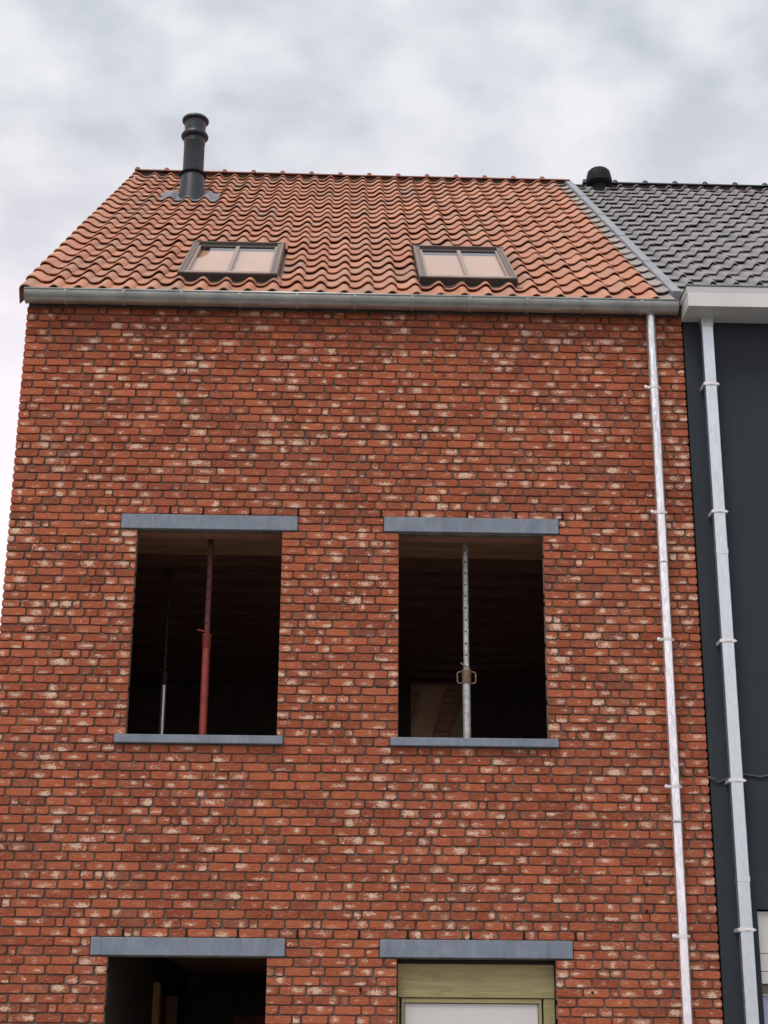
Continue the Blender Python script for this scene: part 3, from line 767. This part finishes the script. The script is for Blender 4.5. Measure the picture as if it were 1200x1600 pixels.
# flue
fxc, fyc = 0.990, 4.74
flue = MB().lathe((fxc, fyc, 12.70), [(0.137, -0.3), (0.137, 0.47), (0.141, 0.475), (0.141, 0.498), (0.137, 0.502), (0.141, 0.512), (0.141, 0.528), (0.137, 0.534), (0.137, 0.60)], 40).build('flue', MAT['flue'], house, sharp=50)
MB().lathe((fxc, fyc, 12.24), [(0.205, -0.28), (0.190, 0.0), (0.157, 0.40), (0.150, 0.45)], 40).build('flue_cone', MAT['flue'], flue, sharp=50)
MB().lathe((fxc, fyc, 12.685), [(0.178, 0), (0.182, 0.012), (0.142, 0.060), (0.138, 0.062)], 40).build('storm_collar', MAT['black_plastic'], flue, sharp=50)
c_ = MB().lathe((fxc, fyc, 13.27), [(0.140, -0.02), (0.178, 0.0), (0.182, 0.02), (0.150, 0.075), (0.140, 0.085)], 40)
c_.lathe((fxc, fyc, 13.352), [(0.138, 0), (0.140, 0.07), (0.142, 0.08), (0.140, 0.16)], 40)
c_.build('cowl', MAT['flue'], flue, sharp=50)
MB().lathe((fxc, fyc, 13.50), [(0.140, 0.0), (0.176, 0.012), (0.178, 0.034), (0.165, 0.05), (0.04, 0.082)], 40).build('cowl_cap', MAT['flue'], flue, sharp=50)
nu, nv = 44, 8; V = []
for j in range(nv + 1):
    s = 5.72 + 0.62 * j / nv
    for i in range(nu + 1):
        x = 0.60 + 0.76 * i / nu
        edge = 0.012 * sin(x * 31 + 1.0) if j == 0 else 0
        V.append(R_(x, s + edge, prof_at((x - X0C) / COLW) * (0.95 if j < 3 else 0.6) + 0.038 + 0.005 * sin(x * 23) * sin(s * 17) + (0.02 if j > 3 else 0)))
F = [(j * (nu + 1) + i, j * (nu + 1) + i + 1, (j + 1) * (nu + 1) + i + 1, (j + 1) * (nu + 1) + i) for j in range(nv) for i in range(nu)]
MB().add(V, F).build('lead_flashing', MAT['lead'], flue, smooth=True)

# ------------------------------------------------------------------ neighbouring house
NX0, NX1 = 6.285, 13.5
nb = thing('rendered_house', 'anthracite rendered neighbouring house with dark grey tiled roof and pale box gutter', 'house', (9.6, 0, 0))
NWIN = (6.62, 8.6, 1.0, 2.887)
MB().sheet(NX0, NX1, 0.0, 8.56, [NWIN], 0.022, 0.30, fx).build('wall', MAT['render'], nb)
MB().box(NX0, NX1, 0.31, BACKY + 0.3, 0.0, 0.2).build('floor_slab', MAT['floor_conc'], nb)
MB().box(NX0, NX1, BACKY, BACKY + 0.3, 0.2, 8.4).build('rear_wall', MAT['render'], nb)
MB().box(NX0, NX1, 0.302, BACKY, 2.95, 3.2).build('upper_floor_slab', MAT['floor_conc'], nb)
MB().box(NX1 - 0.28, NX1, 0.302, BACKY, 0.21, 8.4).build('side_wall', MAT['render'], nb)
NOFF = Vector((0, 0, -0.035))
def RN(x, s, n): return R_(x, s, n) + NOFF
nroof = MB().sheet(NX0, NX1, -0.12, RL, [], -0.06, -0.035, RN).build('roof', MAT['deck'], nb)
rid = RN(0, RL, -0.035)
MB().add([(NX0, rid.y, rid.z), (NX1, rid.y, rid.z), (NX1, 13.3, 8.35), (NX0, 13.3, 8.35), (NX0, rid.y, rid.z - .05), (NX1, rid.y, rid.z - .05), (NX1, 13.3, 8.30), (NX0, 13.3, 8.30)],
         [(0, 1, 2, 3), (7, 6, 5, 4), (0, 3, 7, 4), (1, 5, 6, 2), (3, 2, 6, 7)]).build('rear_roof_slope', MAT['slate_tile'], nb)
NPROF = [(0.0, 0.006), (0.03, 0.002), (0.10, 0.0), (0.58, 0.0), (0.66, 0.003), (0.70, 0.018), (0.75, 0.042), (0.81, 0.053), (0.89, 0.053), (0.96, 0.040), (1.00, 0.020), (1.03, 0.008)]
npf = [(u * 0.2345, w) for u, w in NPROF]
nitems = []
for r_i in range(-1, 23):
    s = 0.0 + 0.368 * r_i
    ln = 0.42
    if s < -0.25: s = -0.25
    if s + ln > RL - 0.01: ln = RL - 0.01 - s
    if ln < 0.1: continue
    for k in range(30): nitems.append((6.292 + 0.2345 * k, s, ('n', round(ln, 3)), npf, ln))
nitems.sort(key=lambda it: it[1])
random.seed(21)
lay(nroof, nitems, MAT['slate_tile'], 298, 'roof_tile', 'roof_tiles', NOFF)
for k in range(17):
    V, F = ridge_geo(0.445); me = MB().add(V, F, tile_bv()).mesh('ridge_tile', MAT['slate_ridge'], True); me.set_sharp_from_angle(angle=radians(40))
    link('ridge_tile', me, nroof, Matrix.Translation((6.44 + 0.4375 * k, 6.5, 13.675)))
MB().box(NX0, NX1, 6.435, 6.565, 13.40, 13.69).build('ridge_board', MAT['deck'], nroof)
# roof vent
vy = 6.22; vx = 6.635
vent = MB().lathe((vx, vy, 13.36), [(0.105, 0.0), (0.105, 0.30)], 28).build('roof_vent', MAT['black_plastic'], nb, sharp=50)
MB().lathe((vx, vy, 13.575), [(0.12, -0.035), (0.185, 0.0), (0.190, 0.03), (0.172, 0.13), (0.158, 0.185), (0.13, 0.215), (0.02, 0.228)], 36).build('vent_cap', MAT['black_plastic'], vent, sharp=50)
# box gutter
BX0 = 6.262
box = MB().box(BX0, NX1, -0.352, 0.0, 8.390, 8.527, 0.003).build('box_gutter', MAT['fascia'], nb)
MB().box(BX0 - 0.004, NX1, -0.338, -0.01, 8.529, 8.606, 0.003).build('fascia_strip', MAT['fascia2'], box)
MB().box(BX0 - 0.010, NX1, -0.345, -0.02, 8.608, 8.622, 0.002).build('gutter_edge', MAT['zinc_dark'], box)
# rectangular downpipe
px0, px1 = 6.433, 6.540
npipe = MB().box(px0, px1, -0.125, -0.045, 0.13, 8.387, 0.006).build('downpipe', MAT['galv_dull'], nb)
c_ = MB().box(px0 - 0.0035, px1 + 0.0035, -0.1285, -0.0415, 8.30, 8.389, 0.003).build('pipe_sleeve', MAT['galv_dull'], npipe)
for z in (6.02, 3.1): MB().box(px0 - 0.002, px1 + 0.002, -0.127, -0.043, z, z + 0.05, 0.002).build('pipe_joint', MAT['galv_dull'], npipe)
for z in (7.696, 6.426, 5.206, 3.960, 2.704, 1.4):
    c_ = MB().box(px0 - 0.006, px1 + 0.006, -0.131, -0.039, z - 0.015, z + 0.015, 0.003)
    c_.box(px0 - 0.020, px0 - 0.004, -0.130, 0.024, z - 0.015, z + 0.015, 0.002)
    c_.add([(px1 + 0.004, -0.130, z - 0.015), (px1 + 0.030, -0.120, z), (px1 + 0.004, -0.130, z + 0.015), (px1 + 0.004, 0.024, z - 0.015), (px1 + 0.030, 0.024, z), (px1 + 0.004, 0.024, z + 0.015)],
           [(0, 1, 2), (3, 5, 4), (0, 3, 4, 1), (1, 4, 5, 2), (2, 5, 3, 0)])
    c_.box(px0 + 0.03, px1 - 0.025, -0.136, -0.130, z - 0.006, z + 0.004, 0.001)
    c_.build('pipe_bracket', MAT['galv_clip'], npipe)
# window with shutter box
win = MB().sheet(NWIN[0] + 0.004, NWIN[1] - 0.004, 1.01, 2.20, [(NWIN[0] + 0.012, 7.58, 1.07, 2.185), (7.63, NWIN[1] - 0.05, 1.07, 2.185)], 0.10, 0.16, fx).build('window', MAT['fascia'], nb)
MB().box(NWIN[0] + 0.012, 7.58, 0.125, 0.135, 1.072, 2.183).build('pane', MAT['blue_pane'], win)
MB().box(7.63, NWIN[1] - 0.05, 0.125, 0.135, 1.072, 2.183).build('pane', MAT['blue_pane'], win)
MB().box(NWIN[0] + 0.004, NWIN[1] - 0.004, 0.085, 0.20, 2.203, 2.272, 0.002).build('blind_rail', MAT['frame'], win)
for z0, z1 in ((2.277, 2.374), (2.379, 2.520), (2.525, 2.872)):
    MB().box(NWIN[0] + 0.003, NWIN[1] - 0.003, 0.060, 0.10, z0, z1, 0.003).build('cover_panel', MAT['white_panel'], win)

# ------------------------------------------------------------------ loose things
cb_pts = [(6.255, 0.004, 4.012), (6.30, -0.004, 3.995), (6.345, 0.006, 3.962), (6.42, 0.010, 3.990), (6.50, -0.02, 4.020), (6.57, 0.008, 4.036), (6.66, 0.010, 4.026), (6.73, 0.008, 4.014), (6.80, 0.010, 4.032), (6.95, 0.010, 4.020), (7.4, 0.010, 4.035), (8.5, 0.010, 4.03)]
c_ = MB().tube(cb_pts, 0.0085, 8).build('cable', MAT['cable'], None, smooth=True)
c_['label'] = 'thin grey cable drooping across the anthracite wall behind the box downpipe'; c_['category'] = 'cable'

def prop(label, x, y, z0, zc, z1, r_in, r_out, m_in, m_out, m_col, loops, hole_dz, hole0):
    t = thing('steel_prop', label, 'prop', (x, y, z0), 'adjustable steel props in the upper windows')
    inn = MB().lathe((x, y, zc - 0.1), [(r_in, 0), (r_in, z1 - zc + 0.092)], 24).build('inner_tube', m_in, t, sharp=50)
    z = hole0
    while z < z1 - 0.15:
        MB().lathe((x - r_in * 0.12, y - r_in + 0.004, z), [(0.0085, 0), (0.0085, 0.0065)], 10, axis=(0, -1, 0)).build('pin_hole', MAT['hole'], inn); z += hole_dz
    MB().lathe((x, y, z0 + 0.008), [(r_out, 0), (r_out, zc - z0 - 0.07)], 24).build('outer_tube', m_out, t, sharp=50)
    MB().lathe((x, y, zc - 0.065), [(r_out + 0.001, 0), (r_out + 0.006, 0.006), (r_out + 0.006, 0.112), (r_out + 0.010, 0.118), (r_out + 0.010, 0.132), (r_in + 0.002, 0.136)], 24).build('collar', m_col, t, sharp=50)
    MB().box(x - 0.06, x + 0.06, y - 0.06, y + 0.06, z0, z0 + 0.008).build('base_plate', m_out, t)
    MB().box(x - 0.045, x + 0.045, y - 0.045, y + 0.045, z1 - 0.008, z1).build('top_plate', m_in, t)
    if loops:
        for s in (-1, 1):
            xa, xb = x + s * (r_out + 0.002), x + s * (r_out + 0.048)
            MB().tube([(xa, y - 0.01, zc + 0.045), (xb - s * 0.012, y - 0.01, zc + 0.045), (xb, y - 0.01, zc + 0.03), (xb, y - 0.01, zc - 0.045), (xb - s * 0.012, y - 0.01, zc - 0.06), (xa, y - 0.01, zc - 0.06)], 0.006, 8).build('handle', m_col, t, smooth=True)
        MB().tube([(x - 0.055, y - r_in - 0.012, zc + 0.125), (x - 0.035, y - r_in - 0.014, zc + 0.105), (x + 0.01, y - r_in - 0.012, zc + 0.085)], 0.006, 8).build('pin', m_col, t, smooth=True)
    else:
        MB().tube([(x - 0.085, y - r_in - 0.02, zc + 0.10), (x - 0.05, y - r_in - 0.022, zc + 0.092), (x + 0.01, y - r_in - 0.010, zc + 0.078)], 0.007, 8).build('handle', m_col, t, smooth=True)
    return t
prop('red painted steel prop standing in the left upper window', 1.806, 0.42, 3.05, 5.27, 6.396, 0.027, 0.035, MAT['red_dark'], MAT['red_paint'], MAT['red_paint'], False, 0.112, 5.44)
prop('galvanised grey steel prop with loop handles in the right upper window', 4.190, 0.42, 3.05, 4.97, 6.396, 0.027, 0.036, MAT['prop_galv'], MAT['prop_galv'], MAT['rusty'], True, 0.112, 5.17)
prop('slim shiny prop deep in the dark room left of the red prop', 1.30, 1.65, 3.05, 5.20, 6.29, 0.016, 0.026, MAT['frame_dark'], MAT['galv_dull'], MAT['frame_dark'], False, 0.112, 5.3)  # inner tube and collar coloured dark to imitate the room's shade
